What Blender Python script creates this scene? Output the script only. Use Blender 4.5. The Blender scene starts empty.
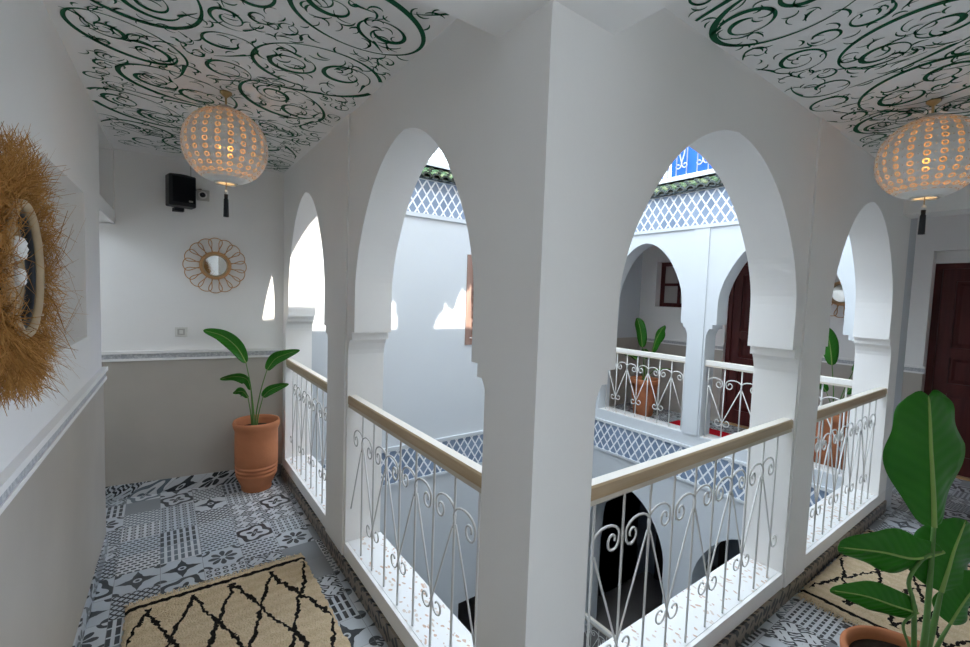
import bpy, bmesh, math, random
from mathutils import Vector, Matrix
from mathutils.geometry import tessellate_polygon
PI = math.pi
S = bpy.context.scene
COL = S.collection
sin, cos = math.sin, math.cos

# ------------------------------------------------------------------ camera
cam = bpy.data.cameras.new('camera'); cam.sensor_width = 36.0; cam.lens = 446/970*36.0
cam.clip_start = 0.02; cam.clip_end = 200
camo = bpy.data.objects.new('camera', cam); COL.objects.link(camo)
yaw, pitch, roll = math.radians(36.1), math.radians(-3.55), math.radians(2.0)
f = Vector((sin(yaw)*cos(pitch), cos(yaw)*cos(pitch), sin(pitch)))
r = Vector((cos(yaw), -sin(yaw), 0)); u = r.cross(f)
r2 = r*cos(roll)+u*sin(roll); u2 = u*cos(roll)-r*sin(roll)
M = Matrix((r2, u2, -f)).transposed().to_4x4(); M.translation = Vector((0, 0, 1.6))
camo.matrix_world = M
S.camera = camo

# ------------------------------------------------------------------ sky, sun, exposure
w = bpy.data.worlds.new('sky'); S.world = w; w.use_nodes = True
bg = w.node_tree.nodes['Background']
bg.inputs['Color'].default_value = (0.77, 0.885, 1.0, 1); bg.inputs['Strength'].default_value = 4.7
sl = bpy.data.lights.new('sun', 'SUN'); sl.energy = 9.0; sl.angle = math.radians(0.6); sl.color = (1.0, 0.93, 0.82)
so = bpy.data.objects.new('sun', sl); COL.objects.link(so)
SUN = Vector((-0.34, 1.0, -0.58)).normalized()
so.rotation_euler = SUN.to_track_quat('-Z', 'Y').to_euler(); so.location = (3, -4, 8)
S.view_settings.view_transform = 'Standard'; S.view_settings.look = 'None'
S.view_settings.gamma = 1.0; S.view_settings.use_curve_mapping = False
S.view_settings.exposure = 0.38
S.cycles.max_bounces = 16; S.cycles.diffuse_bounces = 8; S.cycles.transparent_max_bounces = 12

# ------------------------------------------------------------------ node helper
class NT:
    def __init__(s, name, rough=0.6, spec=0.3):
        s.m = bpy.data.materials.new(name); s.m.use_nodes = True
        s.t = s.m.node_tree; s.b = s.t.nodes['Principled BSDF']
        s.b.inputs['Roughness'].default_value = rough
        s.b.inputs['Specular IOR Level'].default_value = spec
    def new(s, typ, **kw):
        n = s.t.nodes.new(typ)
        for k, v in kw.items(): setattr(n, k, v)
        return n
    def link(s, a, b): s.t.links.new(a.s if isinstance(a, Ex) else a, b)
    def coord(s, kind='Object'):
        tc = s.new('ShaderNodeTexCoord'); sp = s.new('ShaderNodeSeparateXYZ')
        s.t.links.new(tc.outputs[kind], sp.inputs[0])
        s.vec = tc.outputs[kind]
        return [Ex(s, o) for o in sp.outputs]
    def noise(s, scale, detail=3, vec=None, rough=0.5):
        n = s.new('ShaderNodeTexNoise'); n.inputs['Scale'].default_value = scale
        n.inputs['Detail'].default_value = detail; n.inputs['Roughness'].default_value = rough
        if vec is None:
            tc = s.new('ShaderNodeTexCoord'); vec = tc.outputs['Object']
        s.t.links.new(vec, n.inputs['Vector'])
        return Ex(s, n.outputs['Fac'])
    def white(s, *e):
        c = s.new('ShaderNodeCombineXYZ')
        for i, x in enumerate(e): s.link(x, c.inputs[i])
        n = s.new('ShaderNodeTexWhiteNoise', noise_dimensions='3D')
        s.t.links.new(c.outputs[0], n.inputs['Vector'])
        sp = s.new('ShaderNodeSeparateColor'); s.t.links.new(n.outputs['Color'], sp.inputs[0])
        return [Ex(s, o) for o in sp.outputs]
    def mix(s, fac, a, b):
        n = s.new('ShaderNodeMix', data_type='RGBA')
        s.link(fac, n.inputs[0]) if isinstance(fac, Ex) else setattr(n.inputs[0], 'default_value', fac)
        for v, i in ((a, 6), (b, 7)):
            if isinstance(v, (tuple, list)): n.inputs[i].default_value = (*v[:3], 1)
            else: s.link(v, n.inputs[i])
        return n.outputs[2]
    def color(s, c):
        if isinstance(c, (tuple, list)): s.b.inputs['Base Color'].default_value = (*c[:3], 1)
        else: s.link(c, s.b.inputs['Base Color'])
    def bump(s, h, strength=0.3, dist=0.01):
        n = s.new('ShaderNodeBump'); n.inputs['Strength'].default_value = strength
        n.inputs['Distance'].default_value = dist
        s.link(h, n.inputs['Height']); s.t.links.new(n.outputs[0], s.b.inputs['Normal'])
class Ex:
    def __init__(self, n, s): self.n = n; self.s = s
    def op(self, o, *a):
        nd = self.n.new('ShaderNodeMath', operation=o)
        for i, x in enumerate((self,)+a):
            if isinstance(x, Ex): self.n.t.links.new(x.s, nd.inputs[i])
            else: nd.inputs[i].default_value = x
        return Ex(self.n, nd.outputs[0])
    def __add__(s, o): return s.op('ADD', o)
    __radd__ = __add__
    def __sub__(s, o): return s.op('SUBTRACT', o)
    def __rsub__(s, o): return (s*-1)+o
    def __mul__(s, o): return s.op('MULTIPLY', o)
    __rmul__ = __mul__
    def __truediv__(s, o): return s.op('DIVIDE', o)
    def __lt__(s, o): return s.op('LESS_THAN', o)
    def __gt__(s, o): return s.op('GREATER_THAN', o)
    def sin(s): return s.op('SINE')
    def cos(s): return s.op('COSINE')
    def abs(s): return s.op('ABSOLUTE')
    def fl(s): return s.op('FLOOR')
    def fr(s): return s.op('FRACT')
    def pw(s, p): return s.op('POWER', p)
    def mx(s, o): return s.op('MAXIMUM', o)
    def mn(s, o): return s.op('MINIMUM', o)
def solid(name, col, rough=0.6, spec=0.3, var=0.0, vs=6.0, bump=0.0, bs=60.0, metal=0.0):
    n = NT(name, rough, spec)
    n.b.inputs['Metallic'].default_value = metal
    if var:
        k = n.noise(vs, 4)
        n.color(n.mix(k, tuple(c*(1-var) for c in col), tuple(min(1, c*(1+var)) for c in col)))
    else: n.color(col)
    if bump: n.bump(n.noise(bs, 4), bump, 0.004)
    return n.m

MT = {}
MT['plaster'] = solid('white_plaster', (0.87, 0.855, 0.835), 0.75, 0.2, 0.035, 2.5, 0.10, 30)
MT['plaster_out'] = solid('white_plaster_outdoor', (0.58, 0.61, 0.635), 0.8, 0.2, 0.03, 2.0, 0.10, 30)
MT['tadelakt'] = solid('beige_tadelakt', (0.46, 0.42, 0.37), 0.45, 0.35, 0.16, 2.2, 0.08, 12)
MT['pot'] = solid('terracotta', (0.52, 0.20, 0.095), 0.75, 0.2, 0.16, 9, 0.15, 50)
MT['soil'] = solid('dark_soil', (0.028, 0.02, 0.015), 0.95, 0.1, 0.5, 60, 1.0, 90)
MT['iron'] = solid('white_painted_iron', (0.66, 0.65, 0.63), 0.4, 0.4, 0.05, 20)
MT['beige_paint'] = solid('white_painted_wood', (0.78, 0.76, 0.72), 0.5, 0.3, 0.04, 10)
MT['black'] = solid('black_plastic', (0.010, 0.012, 0.016), 0.45, 0.4)
MT['greyplastic'] = solid('grey_plastic', (0.48, 0.46, 0.42), 0.5, 0.4)
MT['whiteplastic'] = solid('white_plastic', (0.72, 0.70, 0.66), 0.4, 0.4)
MT['rattan'] = solid('rattan', (0.56, 0.32, 0.15), 0.55, 0.3, 0.3, 60)
MT['rimwood'] = solid('pale_rim_wood', (0.46, 0.34, 0.21), 0.6, 0.25, 0.15, 30)
MT['cotton'] = solid('dried_cotton', (0.85, 0.84, 0.8), 0.9, 0.1)
MT['mirror'] = solid('mirror_glass', (0.9, 0.92, 0.92), 0.02, 0.5, metal=1.0)
MT['blue'] = solid('cobalt_blue_paint', (0.02, 0.16, 0.85), 0.5, 0.3, 0.06, 8)
MT['brass'] = solid('aged_brass', (0.45, 0.30, 0.12), 0.35, 0.5, metal=0.8)
MT['dark_glass'] = solid('dark_window_glass', (0.10, 0.12, 0.13), 0.08, 0.6)
MT['greypane'] = solid('curtained_glass', (0.46, 0.43, 0.40), 0.3, 0.5, 0.08, 4)
MT['sun_mask'] = solid('sun_mask_matting', (0.45, 0.33, 0.18), 0.9, 0.1, 0.3, 20)
MT['roof'] = solid('lime_screed', (0.55, 0.50, 0.46), 0.9, 0.1, 0.1, 3)
MT['stone'] = solid('grey_courtyard_paving', (0.16, 0.15, 0.145), 0.5, 0.3, 0.15, 4)
MT['threshold'] = solid('threshold_wood', (0.45, 0.28, 0.13), 0.5, 0.3, 0.2, 10)
MT['reds'] = solid('red_wool', (0.50, 0.012, 0.022), 0.95, 0.1, 0.3, 60, 0.8, 120)

def wood(name, c1, c2, axis, rough=0.5):
    n = NT(name, rough, 0.3)
    tc = n.new('ShaderNodeTexCoord'); mp = n.new('ShaderNodeMapping')
    sc = [28, 28, 28]; sc[axis] = 1.6
    mp.inputs['Scale'].default_value = sc
    n.t.links.new(tc.outputs['Object'], mp.inputs[0])
    k = n.noise(1.0, 5, mp.outputs[0], 0.6)
    n.color(n.mix(((k-0.3)*2.2).mx(0.0).mn(1.0), c1, c2)); n.bump(k, 0.15, 0.003)
    return n.m
MT['cream'] = solid('cream_rail', (0.74, 0.69, 0.60), 0.4, 0.35, 0.06, 12)
MT['strip'] = solid('cream_painted_strip', (0.62, 0.56, 0.47), 0.5, 0.3, 0.05, 10)
MT['pine_y'] = wood('pine_handrail', (0.42, 0.30, 0.175), (0.62, 0.48, 0.32), 1, 0.28)
MT['pine_x'] = wood('pine_handrail_cross', (0.42, 0.30, 0.175), (0.62, 0.48, 0.32), 0, 0.28)
MT['door'] = wood('oxblood_door_wood', (0.060, 0.010, 0.010), (0.105, 0.022, 0.020), 2, 0.4)
MT['door_dark'] = wood('dark_door_wood', (0.012, 0.008, 0.008), (0.028, 0.018, 0.016), 2, 0.5)
MT['shutter'] = wood('brown_shutter_wood', (0.22, 0.13, 0.10), (0.34, 0.22, 0.18), 2, 0.6)

def tile_floor():
    n = NT('patchwork_cement_tiles', 0.32, 0.4)
    x, y, z = n.coord()
    s = 0.2
    px, py = (x+0.013-z)/s, (y-0.048+z)/s
    cx, cy = px.fl(), py.fl()
    uu, vv = px.fr()*2.0-1.0, py.fr()*2.0-1.0
    r1, r2_, r3 = n.white(cx, cy, cx*0.0+3.0)
    rr = (uu*uu+vv*vv).op('SQRT'); th = vv.op('ARCTAN2', uu)
    au, av = uu.abs(), vv.abs()
    corner = (((au-1.0)*(au-1.0)+(av-1.0)*(av-1.0)).op('SQRT'))
    # A: eight-petal flower with dark corners
    pet = ((th*4.0).cos().abs()*0.75)
    A = ((rr < (pet*0.5+0.38)).mn(pet > 0.30).mn(rr > 0.16)).mx((corner < 0.42).mn(corner > 0.24))
    # B: dark star with pale lobes
    B = ((au.pw(0.62)+av.pw(0.62)) < 1.02).mx((corner < 0.3)) .mn(((uu*3.0).sin()*(vv*3.0).sin()).abs() < 0.55)
    B = B.mn((rr > 0.2).mx(rr < 0.1))
    # C: little rings on a grid
    gu, gv = (px*5.0).fr()-0.5, (py*5.0).fr()-0.5
    gr = (gu*gu+gv*gv).op('SQRT')
    C = (gr < 0.36).mn(gr > 0.16)
    # D: diagonal net
    d1, d2 = ((px+py)*5.0).fr(), ((px-py)*5.0).fr()
    D = ((d1-0.5).abs() < 0.16).mx((d2-0.5).abs() < 0.16)
    # E: bars
    E = ((px*6.0).fr() < 0.55).mn((py*3.0).fr() > 0.16)
    # E2 dashes
    E2 = ((py*7.0).fr() < 0.5).mn(((px*6.0)+(py*7.0).fl()*0.5).fr() < 0.7)
    # F: damask scrolls
    Fm = ((uu*6.5+(vv*7.0).sin()*1.6).sin()*(vv*6.5+(uu*7.0).sin()*1.6).sin()) 
    F = (Fm > 0.03).mn(Fm < 0.80)
    F2m = ((rr*9.0+(th*4.0).sin()*1.5).sin()) 
    F2 = (F2m > 0.15)
    pats = [(0.12, A), (0.26, B), (0.37, C), (0.47, D), (0.57, E), (0.67, E2), (0.80, F), (0.93, F2)]
    m = (gr < 0.5)*0.0+0.62
    for t, p in reversed(pats):
        sel = r1 < t
        m = p*sel + m*(1.0-sel)
    dark = n.mix((r2_ > 0.55), (0.012, 0.013, 0.016), n.mix((r3 > 0.72), (0.028, 0.034, 0.04), (0.12, 0.15, 0.175)))
    light = n.mix(r3, (0.50, 0.54, 0.58), (0.66, 0.67, 0.68))
    k = n.noise(9, 4)
    c = n.mix(m, light, dark)
    grout = (au > 0.985).mx(av > 0.985)
    c = n.mix(grout*0.7, c, (0.20, 0.205, 0.21))
    c = n.mix((k-0.35)*0.5, c, (0.25, 0.265, 0.28))
    n.color(c)
    return n.m
MT['tiles'] = tile_floor()

def skirt_tile(name, pale, dark):
    n = NT(name, 0.35, 0.4)
    x, y, z = n.coord()
    a = (x+y)
    u1, v1 = a*62.0, z*62.0
    Fm = ((u1+(v1*1.1).sin()*1.6).sin()*(v1+(u1*1.1).sin()*1.6).sin())
    c = n.mix(Fm > 0.12, pale, dark)
    g = ((a/0.2).fr() < 0.02)
    n.color(n.mix(g, c, (0.25, 0.22, 0.18)))
    return n.m
MT['skirt'] = skirt_tile('dark_skirting_tiles', (0.27, 0.225, 0.175), (0.022, 0.024, 0.028))
MT['skirt_blue'] = skirt_tile('blue_grey_skirting_tiles', (0.20, 0.225, 0.25), (0.03, 0.034, 0.04))

def lattice():
    n = NT('blue_grey_net_zellige', 0.3, 0.5)
    x, y, z = n.coord()
    a = x+y
    p, q = a/0.105, z/0.155
    d1, d2 = (p+q), (p-q)
    l = ((d1.fr()-0.5).abs() > 0.40).mx((d2.fr()-0.5).abs() > 0.40)
    k = ((d1.fr()-0.5).abs()+(d2.fr()-0.5).abs())
    star = (k < 0.10)
    rnd = n.white(d1.fl(), d2.fl(), d1*0.0)[0]
    tile = n.mix(rnd, (0.15, 0.21, 0.31), (0.24, 0.31, 0.43))
    c = n.mix(l, tile, (0.82, 0.84, 0.87))
    c = n.mix(star*0.5, c, (0.16, 0.20, 0.27))
    n.color(c); n.bump(l, 0.5, 0.01)
    return n.m
MT['lattice'] = lattice()

def terrazzo():
    n = NT('white_terrazzo_with_chips', 0.3, 0.4)
    tc = n.new('ShaderNodeTexCoord')
    v = n.new('ShaderNodeTexVoronoi', feature='F1'); v.inputs['Scale'].default_value = 52
    mp = n.new('ShaderNodeMapping'); mp.inputs['Scale'].default_value = (1.0, 0.55, 1); mp.inputs['Rotation'].default_value = (0, 0, 0.7)
    nz = n.new('ShaderNodeTexNoise'); nz.inputs['Scale'].default_value = 10
    n.t.links.new(tc.outputs['Object'], nz.inputs['Vector'])
    va = n.new('ShaderNodeVectorMath', operation='MULTIPLY_ADD'); va.inputs[1].default_value = (0.08, 0.08, 0.08)
    n.t.links.new(nz.outputs['Color'], va.inputs[0]); n.t.links.new(tc.outputs['Object'], va.inputs[2])
    n.t.links.new(va.outputs[0], mp.inputs[0]); n.t.links.new(mp.outputs[0], v.inputs['Vector'])
    d = Ex(n, v.outputs['Distance'])
    sp = n.new('ShaderNodeSeparateColor'); n.t.links.new(v.outputs['Color'], sp.inputs[0])
    a, b, c_ = [Ex(n, o) for o in sp.outputs]
    chip = (d < 0.36).mn(a > 0.52)
    col = n.mix(b > 0.5, (0.52, 0.30, 0.17), (0.60, 0.48, 0.38))
    n.color(n.mix(chip*0.8, (0.78, 0.78, 0.77), col))
    return n.m
MT['terrazzo'] = terrazzo()

def marble_trim():
    n = NT('grey_carved_plaster_trim', 0.5, 0.3)
    k = n.noise(70, 3); k2 = n.noise(9, 3)
    n.color(n.mix(((k-0.4)*3.0).mx(0.0).mn(1.0), (0.42, 0.43, 0.45), (0.66, 0.66, 0.66)))
    n.bump(k, 0.5, 0.006)
    return n.m
MT['dadotrim'] = marble_trim()

def leafmat():
    n = NT('strelitzia_leaf', 0.38, 0.28)
    u_, v_, w_ = n.coord('UV')
    a = (u_-0.5).abs()*2.0
    vein = ((v_*1.0-a*0.16)*70.0).sin()
    k = n.noise(5, 2)
    base = n.mix(k, (0.014, 0.125, 0.010), (0.042, 0.25, 0.018))
    base = n.mix((vein*0.5+0.5)*0.22, base, (0.06, 0.28, 0.03))
    c = n.mix(a < 0.045, base, (0.30, 0.44, 0.12))
    n.color(c); n.bump(vein, 0.25, 0.003)
    n.b.inputs['Subsurface Weight'].default_value = 0.0
    tr = n.new('ShaderNodeBsdfTranslucent'); tr.inputs['Color'].default_value = (0.10, 0.35, 0.03, 1)
    mx = n.new('ShaderNodeMixShader'); mx.inputs[0].default_value = 0.25
    out = n.t.nodes['Material Output']
    n.t.links.new(n.b.outputs[0], mx.inputs[1]); n.t.links.new(tr.outputs[0], mx.inputs[2])
    n.t.links.new(mx.outputs[0], out.inputs['Surface'])
    return n.m
MT['leaf'] = leafmat()
MT['rib'] = solid('pale_midrib', (0.26, 0.40, 0.10), 0.45, 0.3, 0.1, 14)
MT['stem'] = solid('green_stem', (0.10, 0.22, 0.05), 0.45, 0.4, 0.25, 14)

def straw():
    n = NT('dry_golden_straw', 0.8, 0.15)
    u_, v_, w_ = n.coord('UV')
    k = n.noise(25, 2)
    c = n.mix(u_, (0.22, 0.082, 0.016), (0.56, 0.285, 0.08))
    n.color(n.mix(k*0.5, c, (0.66, 0.39, 0.14)))
    return n.m
MT['straw'] = straw()

# ------------------------------------------------------------------ mesh builder
class MB:
    def __init__(s): s.v = []; s.f = []; s.uv = {}; s.mi = []; s.cur = 0; s.sm = []
    def face(s, idx, uv=None, smooth=False):
        s.f.append(tuple(idx)); s.mi.append(s.cur); s.sm.append(smooth)
        if uv: s.uv[len(s.f)-1] = uv
    def add(s, *vs):
        i = len(s.v); s.v.extend([tuple(x) for x in vs]); return i
    def box(s, x0, x1, y0, y1, z0, z1, T=None):
        p = [(x0, y0, z0), (x1, y0, z0), (x1, y1, z0), (x0, y1, z0), (x0, y0, z1), (x1, y0, z1), (x1, y1, z1), (x0, y1, z1)]
        if T: p = [tuple(T(q)) for q in p]
        i = s.add(*p)
        for q in ((0, 3, 2, 1), (4, 5, 6, 7), (0, 1, 5, 4), (1, 2, 6, 5), (2, 3, 7, 6), (3, 0, 4, 7)): s.face([i+k for k in q])
        return s
    def prism(s, poly, fn, d0, d1, smooth_ang=None):
        # poly: list of 2D; fn(a,b,d)->3D
        n = len(poly)
        i0 = s.add(*[fn(a, b, d0) for a, b in poly]); i1 = s.add(*[fn(a, b, d1) for a, b in poly])
        tris = tessellate_polygon([[Vector((a, b, 0)) for a, b in poly]])
        for t in tris:
            s.face([i0+k for k in t]); s.face([i1+k for k in reversed(t)])
        for k in range(n):
            j = (k+1) % n; s.face([i0+k, i0+j, i1+j, i1+k])
        return s
    def tube(s, pts, rad, n=6, cap=True, closed=False):
        pts = [Vector(p) for p in pts]; m = len(pts)
        if not hasattr(rad, '__len__'): rad = [rad]*m
        rings = []; prev = None
        for k, p in enumerate(pts):
            if closed: t = pts[(k+1) % m]-pts[k-1]
            else: t = pts[min(k+1, m-1)]-pts[max(k-1, 0)]
            t.normalize()
            if prev is None:
                a = Vector((0, 0, 1)) if abs(t.z) < 0.9 else Vector((1, 0, 0))
                nx = t.cross(a).normalized()
            else:
                nx = (prev-t*prev.dot(t)); nx.normalize()
            prev = nx; ny = t.cross(nx)
            i = s.add(*[p+(nx*cos(2*PI*q/n)+ny*sin(2*PI*q/n))*rad[k] for q in range(n)]); rings.append(i)
        for k in range(m if closed else m-1):
            a, b = rings[k], rings[(k+1) % m]
            for q in range(n): s.face([a+q, a+(q+1) % n, b+(q+1) % n, b+q], smooth=True)
        if cap and not closed:
            s.face([rings[0]+q for q in reversed(range(n))]); s.face([rings[-1]+q for q in range(n)])
        return s
    def lathe(s, prof, c=(0, 0, 0), n=40, cap0=False, cap1=False, smooth=True):
        rings = []
        for rr, z in prof: rings.append(s.add(*[(c[0]+rr*cos(2*PI*q/n), c[1]+rr*sin(2*PI*q/n), c[2]+z) for q in range(n)]))
        L = len(rings)
        for k in range(L-1):
            a, b = rings[k], rings[k+1]
            for q in range(n):
                q2 = (q+1) % n
                s.face([a+q, a+q2, b+q2, b+q], uv=[(q/n, k/(L-1)), ((q+1)/n, k/(L-1)), ((q+1)/n, (k+1)/(L-1)), (q/n, (k+1)/(L-1))], smooth=smooth)
        if cap0: s.face([rings[0]+q for q in reversed(range(n))])
        if cap1: s.face([rings[-1]+q for q in range(n)])
        return s
    def build(s, name, mats, parent=None, flip=True, bevel=0.0):
        me = bpy.data.meshes.new(name); me.from_pydata(s.v, [], s.f)
        if not isinstance(mats, (list, tuple)): mats = [mats]
        for m in mats: me.materials.append(m)
        for p, mi, sm in zip(me.polygons, s.mi, s.sm): p.material_index = mi; p.use_smooth = sm
        if s.uv:
            ul = me.uv_layers.new(name='UVMap')
            for p in me.polygons:
                if p.index in s.uv:
                    for li, q in zip(p.loop_indices, s.uv[p.index]): ul.data[li].uv = q
        if flip:
            bm = bmesh.new(); bm.from_mesh(me); bmesh.ops.recalc_face_normals(bm, faces=bm.faces); bm.to_mesh(me); bm.free()
        o = bpy.data.objects.new(name, me); COL.objects.link(o)
        if bevel:
            b = o.modifiers.new('edges', 'BEVEL'); b.width = bevel; b.segments = 2; b.limit_method = 'ANGLE'; b.angle_limit = math.radians(40)
        if parent: o.parent = parent
        return o
def struct(o, kind='structure'): o['kind'] = kind; return o
def tag(o, label, cat, group=None):
    o['label'] = label; o['category'] = cat
    if group: o['group'] = group
    return o
def thing(name, label, cat, loc=(0, 0, 0), group=None, rz=0.0):
    o = bpy.data.objects.new(name, None); COL.objects.link(o); o.empty_display_size = 0.1
    o.location = loc; o.rotation_euler = (0, 0, rz)
    return tag(o, label, cat, group)
def dup(o, loc, rz, label, group=None):
    c = o.copy(); COL.objects.link(c); c.location = loc; c.rotation_euler = (0, 0, rz); c['label'] = label
    if group: c['group'] = group
    for ch in list(o.children):
        d = ch.copy(); COL.objects.link(d); d.parent = c
        for g in list(ch.children):
            e = g.copy(); COL.objects.link(e); e.parent = d
    return c
def cr(pts, n=6, closed=False):
    # Catmull-Rom through points
    P = [Vector(p) for p in pts]; m = len(P); out = []
    for i in range(m if closed else m-1):
        g = (lambda k: P[k % m]) if closed else (lambda k: P[min(max(k, 0), m-1)])
        p0, p1, p2, p3 = g(i-1), g(i), g(i+1), g(i+2)
        for k in range(n):
            t = k/n
            out.append(0.5*((2*p1)+(p2-p0)*t+(2*p0-5*p1+4*p2-p3)*t*t+(3*p1-p0-3*p2+p3)*t*t*t))
    if not closed: out.append(P[-1])
    return out

# ------------------------------------------------------------------ plan numbers
XL, XO = 0.835, 1.045          # left arcade: gallery face, courtyard face
YR, YO = 0.895, 1.110          # right arcade: gallery face, courtyard face
XF, XB = 4.65, 6.10            # far arcade face, back wall behind it
YN = 4.25                      # courtyard end wall
ZC, ZS, ZG = 2.55, 2.37, -3.0  # ceiling, beam soffit, ground floor
KZ = 0.175                     # top of kerb
XMIN, YMIN = -0.40, -0.26
def xw(y): return -0.383+0.03*y            # left wall face
def yb(x): return 4.196-0.142*(x+0.338)    # back wall face

# ------------------------------------------------------------------ arcades
PF = [(1.38, 1.0), (1.60, 1.0), (1.70, 0.975), (1.80, 0.92), (1.87, 0.86), (1.95, 0.78), (2.02, 0.695), (2.08, 0.61), (2.14, 0.495), (2.185, 0.385), (2.222, 0.262), (2.247, 0.135), (2.260, 0.0)]
def arch(u0, u1, zb, off=0.095, dz=0.0, sz=1.03, z_spring=1.38):
    c = (u0+u1)/2; h = (u1-u0)/2-off
    left = [(u0, zb), (u0, z_spring-0.13), (u0+off*0.05, z_spring-0.105), (u0+off*0.18, z_spring-0.07), (u0+off*0.34, z_spring-0.045), (u0+off*0.34, z_spring-0.045),
            (u0+off*0.62, z_spring-0.045), (u0+off*0.62, z_spring)]
    left.pop(5)
    prof = [Vector((c-h*fr_, z_spring+(z-1.38)*sz+dz, 0)) for z, fr_ in PF]
    sm = [(p.x, p.y) for p in cr(prof, 3)]
    left += sm
    right = [(2*c-a, b) for a, b in reversed(left[:-1])]
    return left+right
def arcade_poly(u0, u1, zb, zt, openings):
    poly = [(u0, zb)]
    for o in openings: poly += arch(*o[:2], zb, **(o[2] if len(o) > 2 else {}))
    poly += [(u1, zb), (u1, zt), (u0, zt)]
    out = []
    for p in poly:
        if not out or (abs(p[0]-out[-1][0])+abs(p[1]-out[-1][1])) > 1e-5: out.append(p)
    return out
fx = lambda a, b, d: (d, a, b)
fy = lambda a, b, d: (a, d, b)
P = MT['plaster']
LO = [(1.12, 2.42), (2.775, 3.935)]
RO = [(1.08, 2.675), (2.985, 4.44)]
FO = [(1.15, 2.42, dict(off=0.105)), (2.625, 3.775, dict(off=0.085))]
struct(MB().prism(arcade_poly(1.11, YN, KZ, 2.8, LO), fx, XL, XO).build('wall_arcade_left', P))
struct(MB().prism(arcade_poly(XL, XF, KZ, 2.8, RO), fy, YR, YO).build('wall_arcade_right', P))
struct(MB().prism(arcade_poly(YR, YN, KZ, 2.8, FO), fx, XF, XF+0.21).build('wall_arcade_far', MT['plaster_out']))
# slim pilaster strips in front of the piers
struct(MB().box(XF-0.012, XF, 2.44, 2.605, KZ, 2.395).build('trim_1', MT['plaster_out']))
struct(MB().box(XL-0.010, XL, 2.44, 2.755, KZ-0.08, ZC).box(XL-0.010, XL, YR-0.010, 1.12, 0.09, ZS).box(XL, 1.075, YR-0.010, YR, 0.09, ZS).box(2.69, 2.965, YR-0.010, YR, KZ-0.08, ZC).build('trim_25', P))
# kerbs: white faced upstand, terrazzo ledge on top
def kerb(name, axis, a0, a1, d0, d1):
    b = MB(); b.cur = 0
    if axis == 'y': b.box(d0, d1, a0, a1, -0.42, KZ-0.002)
    else: b.box(a0, a1, d0, d1, -0.42, KZ-0.002)
    b.cur = 1
    s = 0.02 if d1 > d0 else -0.02
    if axis == 'y': b.box(d0+0.018, d1+0.004, a0, a1, KZ-0.006, KZ)
    else: b.box(a0, a1, d0+0.018, d1+0.004, KZ-0.006, KZ)
    return struct(b.build(name, [P, MT['terrazzo']]))
kerb('trim_2', 'y', 1.11, YN, XL, XO)
kerb('trim_3', 'x', XL, XF, YR, YO)
o = kerb('trim_4', 'y', YR, YN, XF, XF+0.21)
o.data.materials[0] = MT['plaster_out']
# dark tile skirting along the kerbs and walls
struct(MB().box(XL-0.012, XL, YR-0.012, 4.02, 0, 0.09).box(XL, XF, YR-0.012, YR, 0, 0.09).build('baseboard_arcade', MT['skirt']))
Tw = lambda p: (xw(p[1])+p[0], p[1], p[2])   # left wall frame
struct(MB().box(0, 0.014, 0.25, 3.40, 0, 0.10, Tw).build('baseboard_left', MT['tiles']))
Tb = lambda p: (p[0], yb(p[0])-p[1], p[2])
struct(MB().box(-1.4, XL-0.012, 0, 0.012, 0, 0.105, Tb).build('baseboard_back', MT['tiles']))

# ------------------------------------------------------------------ floors
fl = MB().box(-2.7, XL, -3.3, 4.5, -0.25, 0).box(XL, XB+0.3, -3.3, YR, -0.25, 0).box(XF+0.21, XB+0.3, YR, YN, -0.25, 0)
struct(fl.build('floor', MT['tiles']))
struct(MB().box(XO-1.2, XB+1.5, -0.5, YN+1.5, ZG-0.2, ZG).build('floor_courtyard', MT['stone']))

# ------------------------------------------------------------------ left wall with niches and a doorway
wl = MB()
def wb(y0, y1, z0, z1, d0=0.32, d1=0.0): wl.box(-d0, -d1, y0, y1, z0, z1, Tw)
wb(0.25, 2.12, 0, 2.76); wb(2.12, 2.93, 0, 1.33); wb(2.12, 2.93, 2.03, 2.6); wb(2.12, 2.93, 1.33, 2.03, 0.32, 0.27)
wb(2.93, 3.40, 0, 2.6)
wb(3.40, 4.16, 2.02, 2.11); wb(3.40, 4.16, 2.52, 2.6); wb(3.40, 4.16, 2.11, 2.52, 0.32, 0.26); wb(3.40, 3.44, 2.11, 2.52); wb(4.10, 4.2, 2.02, 2.6)
wl.box(-1.5, -1.4, 2.3, 4.5, 0, 2.15); wl.box(-1.4, -0.62, 2.3, 2.45, 0, 2.6)  # unseen passage wall stops below the ceiling, an added gap for fill light
struct(wl.build('wall_left', P))
struct(MB().box(0, 0.006, 0.25, 3.40, 0.10, 1.035, Tw).box(-0.32, 0.006, 3.40, 3.406, 0.0, 1.035, Tw).build('trim_5', MT['tadelakt']))
def dado_trim(name, T, a0, a1, swap=False, ends=0.0):
    b = MB()
    if not swap:
        b.box(0, 0.020, a0, a1, 1.030, 1.047, T); b.box(0, 0.026, a0, a1, 1.083, 1.105, T)
        b.cur = 1; b.box(0, 0.016, a0, a1, 1.047, 1.083, T)
    else:
        b.box(a0, a1, 0, 0.020, 1.030, 1.047, T); b.box(a0, a1, 0, 0.026, 1.083, 1.105, T)
        b.cur = 1; b.box(a0, a1, 0, 0.016, 1.047, 1.083, T)
    return struct(b.build(name, [MT['plaster'], MT['dadotrim']]))
dado_trim('trim_6', Tw, 0.25, 3.425)
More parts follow.
